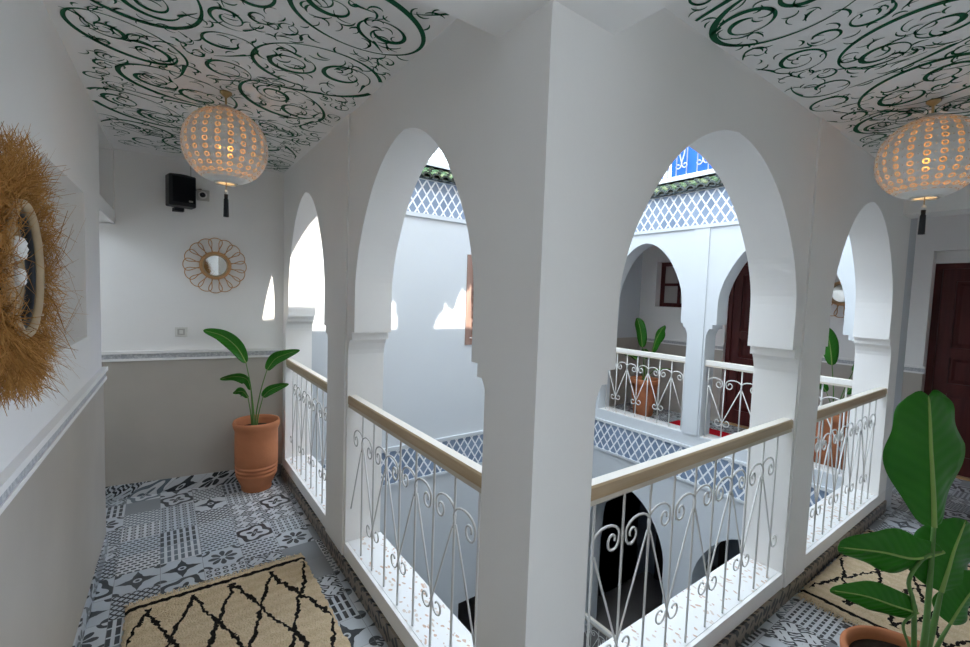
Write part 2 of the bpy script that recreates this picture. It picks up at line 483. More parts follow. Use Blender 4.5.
# back wall and the gallery end of the courtyard wall
wbk = MB().box(-1.5, XO, 0, -0.35, 0, 2.6, Tb)
struct(wbk.build('wall_back', P))
struct(MB().box(-1.4, XL-0.001, 0, 0.006, 0.105, 1.035, Tb).build('trim_7', MT['tadelakt']))
dado_trim('trim_8', Tb, -1.4, XL-0.001, True)

# courtyard end wall: tall, with a ground floor doorway and a brown shuttered window
wn = MB()
for x0, x1, z0, z1 in ((XO, 2.85, ZG, -0.42), (2.85, 3.85, -2.08, -0.42), (3.85, XB+0.3, ZG, -0.42), (XO-0.2, 2.82, -0.42, 2.95), (3.55, XB+0.3, -0.42, 2.95), (2.82, 3.55, -0.42, 1.03), (2.82, 3.55, 2.06, 2.95)):
    wn.box(x0, x1, YN, YN+0.32, z0, z1)
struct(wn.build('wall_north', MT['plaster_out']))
wi = MB().box(2.82, 2.88, YN-0.01, YN+0.10, 1.03, 2.06).box(3.49, 3.55, YN-0.01, YN+0.10, 1.03, 2.06).box(2.88, 3.49, YN-0.01, YN+0.10, 1.03, 1.10).box(2.88, 3.49, YN-0.01, YN+0.10, 1.99, 2.06)
wi = struct(wi.build('window_1', MT['shutter']))
for a in (2.885, 3.19):
    b = MB().box(a, a+0.295, YN+0.02, YN+0.055, 1.11, 1.98)
    for q in range(9): b.box(a+0.04, a+0.255, YN+0.005, YN+0.02, 1.15+q*0.09, 1.20+q*0.09)
    b.build('shutter', MT['shutter'], wi)
# unseen light well, added behind the viewpoint to control the interior fill
struct(MB().box(-2.8, 3.0, -2.8, -2.6, -0.25, 4.9).box(-2.8, -2.6, -3.2, 0.2, -0.25, 5.1).build('added_well_wall', solid('dark_well_render', (0.16, 0.145, 0.125), 0.9, 0.1, 0.1, 2)))
# right-hand boundary of the right gallery (behind the view) and wall behind far gallery
struct(MB().box(2.0, XB+0.3, YMIN-0.2, YMIN, 0, 2.6).build('wall_right', P))
D1 = (2.03, 2.92); D2 = (0.08, 0.985); W1 = (3.38, 3.985, 1.53, 2.20)
wf = MB()
def fb(y0, y1, z0, z1, x0=XB, x1=XB+0.3): wf.box(x0, x1, y0, y1, z0, z1)
fb(YMIN-0.2, D2[0], 0, 2.6); fb(D2[0], D2[1], 2.19, 2.6); fb(D2[1], D1[0], 0, 2.6); fb(D1[0], D1[1], 2.165, 2.6); fb(D1[1], W1[0], 0, 2.6)
fb(W1[0], W1[1], 0, W1[2]); fb(W1[0], W1[1], W1[3], 2.6); fb(W1[1], YN, 0, 2.6)
struct(wf.build('wall_far', P))
db = MB()
for a0, a1 in ((D2[1], D1[0]), (D1[1], YN)): db.box(XB-0.006, XB, a0, a1, 0, 0.985)
db.box(XB-0.006, XB+0.12, D2[1]-0.004, D2[1]+0.001, 0, 0.985)
struct(db.build('trim_9', MT['tadelakt']))
Tf = lambda p: (XB-p[0], p[1], p[2]-0.05)
dado_trim('trim_10', Tf, D2[1]-0.02, D1[0]); dado_trim('trim_11', Tf, D1[1], YN)
struct(MB().box(XF+0.21, XB, YN-0.006, YN, 0, 1.035).build('trim_12', MT['tadelakt']))

# ground storey under the far arcade: two arches and a dim room behind
GO = [(1.25, 2.42, dict(z_spring=-1.62, off=0.02)), (2.72, 3.87, dict(z_spring=-1.62, off=0.02))]
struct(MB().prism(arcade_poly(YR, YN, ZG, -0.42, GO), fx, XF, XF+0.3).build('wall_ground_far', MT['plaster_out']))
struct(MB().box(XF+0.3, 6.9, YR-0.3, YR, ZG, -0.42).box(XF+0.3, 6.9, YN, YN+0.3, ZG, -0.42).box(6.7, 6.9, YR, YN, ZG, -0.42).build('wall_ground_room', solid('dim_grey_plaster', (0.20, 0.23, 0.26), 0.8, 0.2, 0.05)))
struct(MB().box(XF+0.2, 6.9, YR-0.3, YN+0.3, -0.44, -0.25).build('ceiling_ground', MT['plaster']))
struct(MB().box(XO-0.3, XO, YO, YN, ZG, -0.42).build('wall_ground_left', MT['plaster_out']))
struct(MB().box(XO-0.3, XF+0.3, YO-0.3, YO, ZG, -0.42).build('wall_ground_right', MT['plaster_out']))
struct(MB().box(2.5, 4.3, YN+1.2, YN+1.3, ZG, -1.9).box(2.5, 2.6, YN+0.32, YN+1.2, ZG, -1.9).box(4.2, 4.3, YN+0.32, YN+1.2, ZG, -1.9).box(2.5, 4.3, YN+0.32, YN+1.3, -2.12, -1.9).build('wall_ground_passage', MT['stone']))

# lattice bands, mouldings and green tile eaves on the two facing walls
L = MT['lattice']
struct(MB().box(XF-0.012, XF, YR, YN-0.012, -0.33, 0.02).build('trim_13', L))
struct(MB().box(XO, XF-0.012, YN-0.012, YN, -0.40, -0.05).build('trim_14', L))
struct(MB().box(XF-0.012, XF, YR, YN-0.012, 2.43, 2.79).build('trim_15', L))
struct(MB().box(XO, XF-0.012, YN-0.012, YN, 2.44, 2.80).build('trim_16', L))
mo = MB()
for z0, z1, t in ((-0.36, -0.33, 0.022), (0.02, 0.05, 0.03), (2.395, 2.43, 0.022), (2.785, 2.795, 0.02)):
    mo.box(XF-t, XF, YR, YN-t, z0, z1)
struct(mo.build('trim_17', MT['plaster_out']))
mo = MB()
for z0, z1, t in ((-0.43, -0.40, 0.022), (-0.05, -0.01, 0.03), (2.40, 2.44, 0.022), (2.787, 2.797, 0.02)):
    mo.box(XO, XF-t, YN-t, YN, z0, z1)
struct(mo.build('trim_18', MT['plaster_out']))
def glaze():
    n = NT('green_glazed_roof_tile', 0.18, 0.6)
    k = n.noise(11, 3)
    n.color(n.mix(((k-0.4)*4).mx(0.0).mn(1.0), (0.14, 0.26, 0.13), (0.42, 0.47, 0.26)))
    return n.m
GL = glaze(); GD = solid('dark_glazed_tile_edge', (0.02, 0.035, 0.03), 0.25, 0.5)
def eave(name, axis, a0, a1, face, sgn):
    b = MB(); step = 0.112; n = int((a1-a0)/step)
    for i in range(n):
        c = a0+(i+0.5)*step
        for row in range(3):
            out0 = 0.115-row*0.055; out1 = out0-0.09; z0 = 2.80+row*0.040; z1 = z0+0.050
            R = 0.060; m = 9
            off = (row % 2)*step/2
            ring0, ring1 = [], []
            for k in range(m):
                t = PI*k/(m-1); da = -R*cos(t); dz = R*sin(t)*0.85
                for ring, oo, zz in ((ring0, out0, z0), (ring1, out1, z1)):
                    d = face-sgn*oo
                    ring.append((d, c+off+da, zz+dz) if axis == 'y' else (c+off+da, d, zz+dz))
            i0 = b.add(*ring0); i1 = b.add(*ring1)
            b.cur = 0
            for k in range(m-1): b.face([i0+k, i0+k+1, i1+k+1, i1+k], smooth=True)
            # thick dark front lip
            b.cur = 1
            lip = []
            for k in range(m):
                t = PI*k/(m-1); da = -(R-0.024)*cos(t); dz = (R-0.024)*sin(t)*0.85
                d = face-sgn*out0
                lip.append((d, c+off+da, z0+dz) if axis == 'y' else (c+off+da, d, z0+dz))
            i2 = b.add(*lip)
            for k in range(m-1): b.face([i0+k, i0+k+1, i2+k+1, i2+k])
    b.cur = 1
    if axis == 'y': b.box(min(face, face-sgn*0.10), max(face, face-sgn*0.10), a0, a1, 2.795, 2.805)
    else: b.box(a0, a1, min(face, face-sgn*0.10), max(face, face-sgn*0.10), 2.795, 2.805)
    return struct(b.build(name, [GL, GD], flip=False))
eave('trim_19', 'y', YR, YN-0.15, XF, 1)
eave('trim_20', 'x', XO, XF-0.10, YN, 1)

# ------------------------------------------------------------------ ceilings with green scrollwork
random.seed(11)
CEIL_W = solid('ceiling_white', (0.87, 0.855, 0.84), 0.8, 0.2, 0.02)
INK = solid('painted_green', (0.004, 0.095, 0.040), 0.6, 0.2, 0.15, 5)
def stroke(b, pts, wid, z):
    n = len(pts)
    vs = []
    for i in range(n):
        a = pts[max(i-1, 0)]; c = pts[min(i+1, n-1)]
        dx, dy = c[0]-a[0], c[1]-a[1]; l = math.hypot(dx, dy) or 1
        nx, ny = -dy/l, dx/l
        vs += [(pts[i][0]+nx*wid[i]/2, pts[i][1]+ny*wid[i]/2, z), (pts[i][0]-nx*wid[i]/2, pts[i][1]-ny*wid[i]/2, z)]
    k = b.add(*vs)
    for i in range(n-1): b.face([k+2*i, k+2*i+2, k+2*i+3, k+2*i+1])
def comma(b, x, y, ang, ln, bend, wmax, z):
    pts = []; wid = []
    for i in range(9):
        t = i/8
        a = ang+bend*(t-0.5)
        if i == 0: px, py = x, y
        else: px, py = pts[-1][0]+cos(a)*ln/8, pts[-1][1]+sin(a)*ln/8
        pts.append((px, py)); wid.append(0.0015+wmax*(sin(PI*min(1, t*0.9+0.1))**1.3)*(0.4+0.6*t))
    stroke(b, pts, wid, z)
def mural(b, x0, x1, y0, y1, z, seed, phi0):
    rnd = random.Random(seed); placed = []
    for R in [0.235]*160+[0.20]*240+[0.15]*300+[0.105]*500+[0.07]*900+[0.045]*1800:
        R = R*rnd.uniform(0.92, 1.08)
        m = R*0.72+0.02
        if x1-x0 < 2*m or y1-y0 < 2*m: continue
        cx, cy = rnd.uniform(x0+m, x1-m), rnd.uniform(y0+m, y1-m)
        if all(math.hypot(cx-a, cy-c) > (R+q)*0.93 for a, c, q in placed): placed.append((cx, cy, R))
    cl_ = lambda p: (min(max(p[0], x0+0.012), x1-0.012), min(max(p[1], y0+0.012), y1-0.012))
    inb = lambda p, e=0.012: x0+e < p[0] < x1-e and y0+e < p[1] < y1-e
    def put(pts, wid):
        # keep inside the painted field: break the stroke where it would leave it
        run = []; rw = []
        for p, w_ in zip(pts, wid):
            if inb(p): run.append(p); rw.append(w_)
            else:
                if len(run) > 4: stroke(b, run, rw, z)
                run = []; rw = []
        if len(run) > 2: stroke(b, run, rw, z)
    def coil(cx, cy, R, phi, el, a0, d, turns, wm, tail, shrink):
        loc = lambda px, py: (cx+px*cos(phi)-py*sin(phi), cy+px*sin(phi)+py*cos(phi))
        pts = []; wid = []
        nt = 14 if tail else 0
        for i in range(nt, 0, -1):
            t = i/nt; ang = a0-d*t*tail; q = R*(0.97+0.62*t*t)
            pts.append(loc(q*cos(ang), q*sin(ang)*el)); wid.append(wm*(0.12+0.8*(1-t)))
        N = int(26+30*turns)
        for i in range(N+1):
            t = i/N; ang = a0+d*2*PI*turns*t
            q = R*(1-shrink*t**1.15)
            pts.append(loc(q*cos(ang), q*sin(ang)*el))
            k = abs(sin(ang*0.5+a0*0.7))**1.6
            wid.append(wm*(0.20+0.80*k)*min(1, 0.2+(1-t)*5, 0.45+t*6))
        put(pts, wid)
        return loc, pts[-1], a0+d*2*PI*turns
    for cx, cy, R in placed:
        d = rnd.choice((-1, 1)); a0 = rnd.uniform(0, 2*PI); phi = phi0+rnd.gauss(0, 0.35)
        wm = 0.025*(R/0.235)**0.5
        if R > 0.14:
            el = rnd.uniform(0.66, 0.80); RR = R*1.14
            loc, e, ea = coil(cx, cy, RR, phi, el, a0, d, rnd.uniform(0.92, 1.08), wm, rnd.uniform(0.7, 1.2), 0.20)
            # branching scrolls inside the loop
            for sx, rr in ((0.40, 0.40), (-0.36, 0.36)):
                px, py = sx*RR, rnd.uniform(-0.12, 0.12)*RR
                qx, qy = loc(px, py*el)
                coil(qx, qy, RR*rr, phi, el+0.05, rnd.uniform(0, 2*PI), rnd.choice((-1, 1)), rnd.uniform(1.15, 1.6), wm*0.80, rnd.uniform(0.4, 0.8), 0.62)
            for k in range(int(14+R*100)):
                q = RR*rnd.uniform(0.1, 0.80)**0.7; t = rnd.uniform(0, 2*PI); p = loc(q*cos(t), q*sin(t)*el)
                if inb(p, 0.05): comma(b, p[0], p[1], rnd.uniform(0, 2*PI), rnd.uniform(0.04, 0.10), rnd.uniform(1.4, 3.0)*rnd.choice((-1, 1)), rnd.uniform(0.005, 0.013), z)
        else:
            el = rnd.uniform(0.75, 0.95)
            loc, e, ea = coil(cx, cy, R*1.02, phi, el, a0, d, rnd.uniform(0.8, 1.5) if R > 0.07 else rnd.uniform(0.55, 1.0), max(0.007, wm), rnd.uniform(0.6, 1.2), 0.66)
            for k in range(int(2+R*40)):
                q = R*rnd.uniform(0.2, 0.9); t = rnd.uniform(0, 2*PI); p = loc(q*cos(t), q*sin(t)*el)
                if inb(p, 0.045): comma(b, p[0], p[1], rnd.uniform(0, 2*PI), rnd.uniform(0.03, 0.06), rnd.uniform(1.2, 2.6)*rnd.choice((-1, 1)), rnd.uniform(0.004, 0.009), z)
    for k in range(int((x1-x0)*(y1-y0)*300)):
        x, y = rnd.uniform(x0+0.05, x1-0.05), rnd.uniform(y0+0.05, y1-0.05)
        if any(math.hypot(x-a, y-c) < q*0.9 for a, c, q in placed): continue
        comma(b, x, y, rnd.uniform(0, 2*PI), rnd.uniform(0.035, 0.08), rnd.uniform(1.2, 2.8)*rnd.choice((-1, 1)), rnd.uniform(0.005, 0.011), z)
cl = MB()
cl.box(-1.5, XL, YO, 4.5, ZC, 2.8); cl.box(XO, XB+0.3, -0.46, YR, ZC, 2.8); cl.box(XF+0.21, XB+0.3, YR, YN, ZC, 2.8)
cl.box(-0.75, XO, -0.5, YR, 2.74, 2.8)
cl.cur = 1
mural(cl, xw(2)+0.03, XL, YO+0.02, 4.02, ZC-0.0015, 5, 0.35)
mural(cl, 1.08, XF-0.22, YMIN, YR, ZC-0.0015, 9, 0.9)
cl = struct(cl.build('ceiling', [CEIL_W, INK], flip=False))
bmh = MB().box(-0.42, XL, YR, YO, ZS, 2.75).box(XL, XO+0.03, YMIN, YR, ZS, 2.75).box(XF-0.24, XF+0.0, YMIN, YR, 2.30, 2.75)
struct(bmh.build('trim_21', P))

# ------------------------------------------------------------------ terrace above
rf = MB().box(-1.5, XB+0.3, -1.55, YO, 2.8, 2.95).box(-1.5, XO, YO, 4.57, 2.8, 2.95).box(XF, XB+0.3, YO, 4.57, 2.8, 2.95).box(XO, XF, YN+0.0, 4.57, 2.8, 2.95)  # unseen rear overhang lengthened to cut overhead skylight
struct(rf.build('roof', MT['roof']))
struct(MB().box(XF, XF+0.12, YO, YN, 2.90, 2.985).box(XO, XF+0.12, YN, YN+0.12, 2.90, 2.985).box(-1.5, XF, YO-0.12, YO, 2.95, 3.05).box(0.5, 0.7, YO, YN+0.3, 2.95, 4.0).build('trim_22', MT['plaster_out']))  # last box: unseen west parapet, added to cut skylight on the far wall
# unseen screen added on the terrace; ragged hem shaped to cut the sun patches
aw = MB()
rnd = random.Random(4)
HEM = [(0.2, 3.05), (1.52, 3.05), (1.6, 3.42), (1.67, 3.54), (1.72, 3.72), (1.78, 3.8), (1.82, 4.06), (2.02, 3.95), (2.14, 4.1), (2.45, 4.15), (2.48, 3.1), (2.92, 3.1), (2.96, 3.36), (3.03, 3.38), (3.05, 3.05), (3.48, 3.05), (3.52, 3.15), (3.62, 3.33), (3.72, 3.26), (3.8, 3.48), (3.96, 3.56), (4.02, 3.05), (7.0, 3.05)]
def hem(x):
    for (xa, za), (xb, zb) in zip(HEM, HEM[1:]):
        if xa <= x < xb: return za+(zb-za)*(x-xa)/(xb-xa)
    return 3.05
x = 0.3
while x < 6.6:
    h0 = hem(x)
    if h0 > 3.06: h0 += rnd.uniform(-0.03, 0.03)
    aw.box(x, x+0.0201, YO-0.06, YO-0.045, h0, 5.6); x += 0.02
struct(aw.build('added_sun_mask', MT['sun_mask']))

# ------------------------------------------------------------------ wrought iron balustrades
IR = MT['iron']
def heart_curl(a0, z0, d, s, zt, inv=1):
    """scroll springing from (a0,z0) to the side d; s = spacing to the next bar; zt = top of arch"""
    rx = s*0.46; cx = a0+d*rx; H = (zt-z0)*inv
    rz = H*0.52; cz = z0+inv*(H-rz)
    pts = [(a0, z0), (a0+d*0.004, z0+inv*(H-rz)*0.6)]
    for i in range(9):
        t = PI-PI*i/8
        pts.append((cx+d*rx*cos(t), cz+inv*rz*sin(t)))
    # coil inwards beside the next bar
    ex, ez = cx+d*rx*0.50, cz-inv*0.012
    r0 = rx*0.50
    for i in range(1, 15):
        t = i/14; ang = -t*2*PI*1.05; q = r0*(1-0.70*t)
        pts.append((ex+d*q*cos(ang), ez+inv*q*sin(ang)*1.15))
    return pts
def balustrade(label, axis, a0, a1, d, zt, first, s, nb, phase, group=None, rail_mat=None, inset=0.0, zfoot=KZ, railh=0.050, rad=0.0048, proto_loc=(0, 0, 0), name='balustrade'):
    pos = (lambda a, z, o=0: (d+o, a, z)) if axis == 'y' else (lambda a, z, o=0: (a, d+o, z))
    mid = (a0+a1)/2
    base = pos(mid, zfoot)
    t = thing(name, label, 'balustrade', base, group)
    off = Vector(base)
    L3 = lambda a, z, o=0: Vector(pos(a, z, o))-off
    hb = MB()
    w2 = 0.025
    pr = [(-w2, zt-railh+0.004), (-w2+0.004, zt-railh), (w2-0.004, zt-railh), (w2, zt-railh+0.004), (w2, zt-0.006), (w2-0.006, zt), (-w2+0.006, zt), (-w2, zt-0.006)]
    if axis == 'y': hb.prism(pr, lambda p, q, dd: L3(dd, q, p), a0, a1)
    else: hb.prism(pr, lambda p, q, dd: L3(dd, q, p), a0, a1)
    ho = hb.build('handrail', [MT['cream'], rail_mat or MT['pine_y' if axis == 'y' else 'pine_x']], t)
    for p in ho.data.polygons:  # negative-side face takes the rail material, other faces stay cream
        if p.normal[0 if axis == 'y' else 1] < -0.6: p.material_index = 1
    fl_ = MB()
    pr = [(-0.022, zt-railh-0.016), (0.022, zt-railh-0.016), (0.022, zt-railh+0.001), (-0.022, zt-railh+0.001)]
    fl_.prism(pr, lambda p, q, dd: L3(dd, q, p), a0, a1).build('rail_strip', MT['strip'], t)
    zb = zt-railh-0.015; nz = zfoot+0.735*(zb-zfoot); ct = zfoot+0.855*(zb-zfoot); bz = zfoot+0.26*(zb-zfoot)
    bars = [first+i*s for i in range(nb)]
    for i, a in enumerate(bars):
        MB().tube([L3(a, zfoot), L3(a, zb)], rad, 6).build('baluster', IR, t)
    r = rad*0.9
    def inr(a): return a0+0.004 < a < a1-0.004
    for i in range(-1, nb+1):
        a = first+i*s
        if (i+phase) % 2 == 0 and inr(a):          # upper knot
            for dd in (-1, 1):
                if not inr(a+dd*s*0.95): continue
                p = heart_curl(a, nz, dd, s, ct)
                MB().tube([L3(q[0], q[1], 0.004*dd) for q in p], r, 6).build('scroll', IR, t)
                if not inr(a+dd*s): continue
                p = [(a+dd*0.002, nz+0.01), (a+dd*s*0.97, bz)]
                # lower curl past the next bar
                c = a+dd*s; R = s*0.20
                ex, ez = c+dd*R*1.25, bz-0.004
                for k in range(0, 16):
                    tt = k/15; ang = PI+tt*2*PI*0.92; q = R*1.25*(1-0.62*tt)
                    p.append((ex+dd*q*cos(ang), ez+q*sin(ang)*1.05))
                if not inr(c+dd*R*2.6): p = p[:2]
                MB().tube([L3(q[0], q[1], -0.005*dd) for q in p], r*0.9, 6).build('scroll', IR, t)
    return t
RG = 'white iron balustrades of the upper gallery'
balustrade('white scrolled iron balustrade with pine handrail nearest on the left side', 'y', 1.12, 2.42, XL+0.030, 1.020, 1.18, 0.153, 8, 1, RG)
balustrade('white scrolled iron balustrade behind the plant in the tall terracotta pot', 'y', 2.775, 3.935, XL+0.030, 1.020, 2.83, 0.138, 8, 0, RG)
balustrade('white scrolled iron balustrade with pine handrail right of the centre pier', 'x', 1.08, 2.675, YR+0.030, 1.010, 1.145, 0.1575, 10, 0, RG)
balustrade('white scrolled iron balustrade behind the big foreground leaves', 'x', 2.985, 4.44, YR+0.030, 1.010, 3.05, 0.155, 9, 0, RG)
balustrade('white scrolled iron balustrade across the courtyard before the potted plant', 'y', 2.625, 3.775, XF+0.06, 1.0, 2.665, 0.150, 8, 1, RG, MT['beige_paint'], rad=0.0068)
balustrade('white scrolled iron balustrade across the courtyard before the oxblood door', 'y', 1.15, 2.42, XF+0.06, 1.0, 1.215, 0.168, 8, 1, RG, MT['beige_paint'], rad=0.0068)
balustrade('small iron balustrade with beige rail on the ground floor below', 'y', 3.1, 4.2, 4.40, -2.44, 3.15, 0.12, 9, 0, None, MT['beige_paint'], zfoot=ZG, railh=0.05, name='ground_floor_balustrade')

# terrace railings seen through the tips of the arches
def terrace_rail(label, axis, d, a0, a1, z0, z1, blue):
    pos = (lambda a, z, o=0: Vector((d+o, a, z))) if axis == 'y' else (lambda a, z, o=0: Vector((a, d+o, z)))
    base = pos((a0+a1)/2, z0); t = thing('terrace_railing', label, 'railing', base)
    P3 = lambda a, z, o=0: pos(a, z, o)-base
    for zz in (z0+0.02, z1):
        MB().tube([P3(a0, zz), P3(a1, zz)], 0.014, 6).build('rail', IR, t)
    n = int(round((a1-a0)/0.62))
    wd = (a1-a0)/n
    for i in range(n+1):
        a = a0+wd*i
        MB().box(-0.022, 0.022, -0.022, 0.022, 0, z1-z0, lambda p, a=a: P3(a, z0)+Vector(p)).build('post', MT['beige_paint'], t)
    for i in range(n):
        for k in range(1, 5):
            a = a0+wd*i+wd*k/5
            MB().tube([P3(a, z0+0.02), P3(a, z1)], 0.006, 5).build('baluster', IR, t)
        for k in (1.5, 3.5):
            a = a0+wd*i+wd*k/5
            for dd in (-1, 1):
                p = [(a, z0+0.16), (a+dd*0.01, z0+0.14)]
                R = 0.034
                for q in range(15):
                    tt = q/14; ang = PI+tt*2*PI*0.95; rr = R*(1-0.6*tt)
                    p.append((a+dd*(0.01+R+rr*cos(ang)), z0+0.14+rr*sin(ang)))
                p = [(a+dd*0.075, z1-0.1), (a+dd*0.03, z0+0.26)]+p
                MB().tube([P3(x_, z_, 0.006*dd) for x_, z_ in p], 0.007, 5).build('scroll', IR, t)
        if blue:
            o_ = 0.05
            pts = [P3(a0+wd*i+0.03, z0+0.005, o_), P3(a0+wd*(i+1)-0.03, z0+0.005, o_+0.012)]
            lo = [min(pts[0][q], pts[1][q]) for q in range(3)]; hi = [max(pts[0][q], pts[1][q]) for q in range(3)]
            MB().box(lo[0], hi[0], lo[1], hi[1], lo[2], lo[2]+(z1-z0)-0.04).build('panel', MT['blue'], t)['label'] = 'bright blue panel'
    return t
terrace_rail('white scrolled roof terrace railing backed with bright blue panels', 'y', XF+0.06, 1.2, YN, 2.985, 3.95, True)
terrace_rail('plain white terrace railing against the sky above the blank courtyard wall', 'x', YN+0.06, 1.1, XF, 2.985, 3.9, False)

# ------------------------------------------------------------------ doors and window on the far side
def panel_door(name, y0, y1, z1, x, mat, hdl):
    d = MB().box(x, x+0.07, y0, y0+0.055, 0, z1).box(x, x+0.07, y1-0.055, y1, 0, z1).box(x, x+0.07, y0+0.055, y1-0.055, z1-0.055, z1)
    d = struct(d.build(name, mat))
    a, b = y0+0.0552, y1-0.0552; zt = z1-0.0552; xl = x+0.022
    lf = MB(); st = 0.10
    lf.box(xl, xl+0.04, a, a+st, 0.02, zt); lf.box(xl, xl+0.04, b-st, b, 0.02, zt)
    zs = [(0.02, 0.20), (0.80, 0.90), (1.16, 1.25), (zt-0.12, zt)]
    for q0, q1 in zs: lf.box(xl, xl+0.04, a+st, b-st, q0, q1)
    lf = lf.build('door_leaf', mat, d)
    for q0, q1 in ((0.20, 0.80), (0.90, 1.16), (1.25, zt-0.12)):
        pb = MB().box(xl+0.022, xl+0.034, a+st, b-st, q0, q1)
        i = pb.add(*[(xl+0.022, aa, zz) for aa, zz in ((a+st+0.02, q0+0.02), (b-st-0.02, q0+0.02), (b-st-0.02, q1-0.02), (a+st+0.02, q1-0.02))])
        j = pb.add(*[(xl+0.010, aa, zz) for aa, zz in ((a+st+0.045, q0+0.045), (b-st-0.045, q0+0.045), (b-st-0.045, q1-0.045), (a+st+0.045, q1-0.045))])
        for k in range(4): pb.face([i+k, i+(k+1) % 4, j+(k+1) % 4, j+k])
        pb.face([j, j+1, j+2, j+3])
        pb.build('panel', mat, lf)
    MB().tube([(xl, hdl, 1.0), (xl-0.04, hdl, 1.0), (xl-0.045, hdl+(0.10 if hdl < (y0+y1)/2 else -0.10), 1.0)], 0.009, 8).build('handle', MT['brass'], lf)
    MB().box(x-0.03, x+0.12, y0, y1, 0.0, 0.018).build('threshold', MT['threshold'], d)
    return d
panel_door('door_1', D1[0], D1[1], 2.165, XB+0.05, MT['door'], D1[0]+0.11)
panel_door('door_2', D2[0], D2[1], 2.075, XB+0.14, MT['door'], D2[0]+0.11)
struct(MB().box(XB+0.13, XB+0.3, D2[0], D2[1], 2.075, 2.20).build('trim_23', P))
wn1 = MB(); xx = XB+0.12
y0, y1, z0, z1 = W1
for q in ((y0, y0+0.06, z0, z1), (y1-0.06, y1, z0, z1), (y0+0.06, y1-0.06, z0, z0+0.06), (y0+0.06, y1-0.06, z1-0.06, z1), (y0+0.06, y1-0.06, (z0+z1)/2-0.02, (z0+z1)/2+0.02), ((y0+y1)/2-0.02, (y0+y1)/2+0.02, z0+0.06, z1-0.06)):
    wn1.box(xx, xx+0.05, *q)
wn1 = struct(wn1.build('window_2', MT['door']))
MB().box(xx+0.022, xx+0.03, y0+0.05, y1-0.05, z0+0.05, z1-0.05).build('pane', MT['greypane'], wn1)
struct(MB().box(xx+0.05, XB+0.32, y0-0.1, y1+0.1, z0-0.1, z1+0.1).build('trim_24', P))
# dark glazed doors in the ground floor room
for idx, (ya, ybb) in enumerate(((2.95, 4.05), (1.25, 2.35))):
    xd = 6.62; zt = ZG+2.15
    d = MB()
    for q in ((ya, ya+0.09, ZG, zt), (ybb-0.09, ybb, ZG, zt), (ya+0.09, ybb-0.09, zt-0.10, zt), ((ya+ybb)/2-0.06, (ya+ybb)/2+0.06, ZG, zt-0.10), (ya+0.09, (ya+ybb)/2-0.06, ZG, ZG+0.7), ((ya+ybb)/2+0.06, ybb-0.09, ZG, ZG+0.7), (ya+0.09, (ya+ybb)/2-0.06, ZG+1.35, ZG+1.42), ((ya+ybb)/2+0.06, ybb-0.09, ZG+1.35, ZG+1.42)):
        d.box(xd, xd+0.07, *q)
    d = struct(d.build('door_%d' % (3+idx), MT['door_dark']))
    for k in range(2):
        m = (ya+ybb)/2
        lo, hi = (ya+0.08, m-0.05) if k == 0 else (m+0.05, ybb-0.08)
        MB().box(xd+0.03, xd+0.04, lo, hi, ZG+0.68, zt-0.09).build('pane', MT['dark_glass'], d)

# ------------------------------------------------------------------ pierced pendant lamps
def shade_mat():
    n = NT('pierced_white_shade', 0.5, 0.3)
    u_, v_, w_ = n.coord('UV')
    cols, rows = 22.0, 14.0
    pu, pv = u_*cols, v_*rows
    a, b = (pu.fr()-0.5), (pv.fr()-0.5)
    # ring sizes keep round despite the converging meridians
    lat = ((v_-0.5)*PI*0.86).cos()
    aa = a*lat*1.45
    rr = (aa*aa+b*b).op('SQRT')
    ring = ((rr-0.26).abs() < 0.075).mn(v_ < 0.90).mn(v_ > 0.12)
    dot = (((px_:=((a.abs()-0.5)*lat*1.45))*px_+b*b).op('SQRT') < 0.07).mn(v_ < 0.9).mn(v_ > 0.12)
    n.color((0.80, 0.80, 0.78)); n.bump(rr < 0.42, 0.25, 0.004)
    tr = n.new('ShaderNodeBsdfTransparent'); tr.inputs['Color'].default_value = (1.0, 0.80, 0.55, 1)
    tl = n.new('ShaderNodeBsdfTranslucent'); tl.inputs['Color'].default_value = (0.80, 0.62, 0.43, 1)
    m0 = n.new('ShaderNodeMixShader'); m0.inputs[0].default_value = 0.32
    n.t.links.new(tl.outputs[0], m0.inputs[1]); n.t.links.new(tr.outputs[0], m0.inputs[2])
    m1 = n.new('ShaderNodeMixShader')
    n.link(ring.mx(dot), m1.inputs[0])
    n.t.links.new(n.b.outputs[0], m1.inputs[1]); n.t.links.new(m0.outputs[0], m1.inputs[2])
    n.t.links.new(m1.outputs[0], n.t.nodes['Material Output'].inputs['Surface'])
    return n.m
MT['shade'] = shade_mat()
def bulbmat():
    n = NT('glowing_bulb', 0.3, 0.3)
    n.b.inputs['Emission Color'].default_value = (1.0, 0.62, 0.28, 1); n.b.inputs['Emission Strength'].default_value = 15
    n.color((1, 0.8, 0.5)); return n.m
MT['bulb'] = bulbmat()
MT['gold'] = solid('warm_lamp_fitting', (0.55, 0.36, 0.16), 0.4, 0.4)
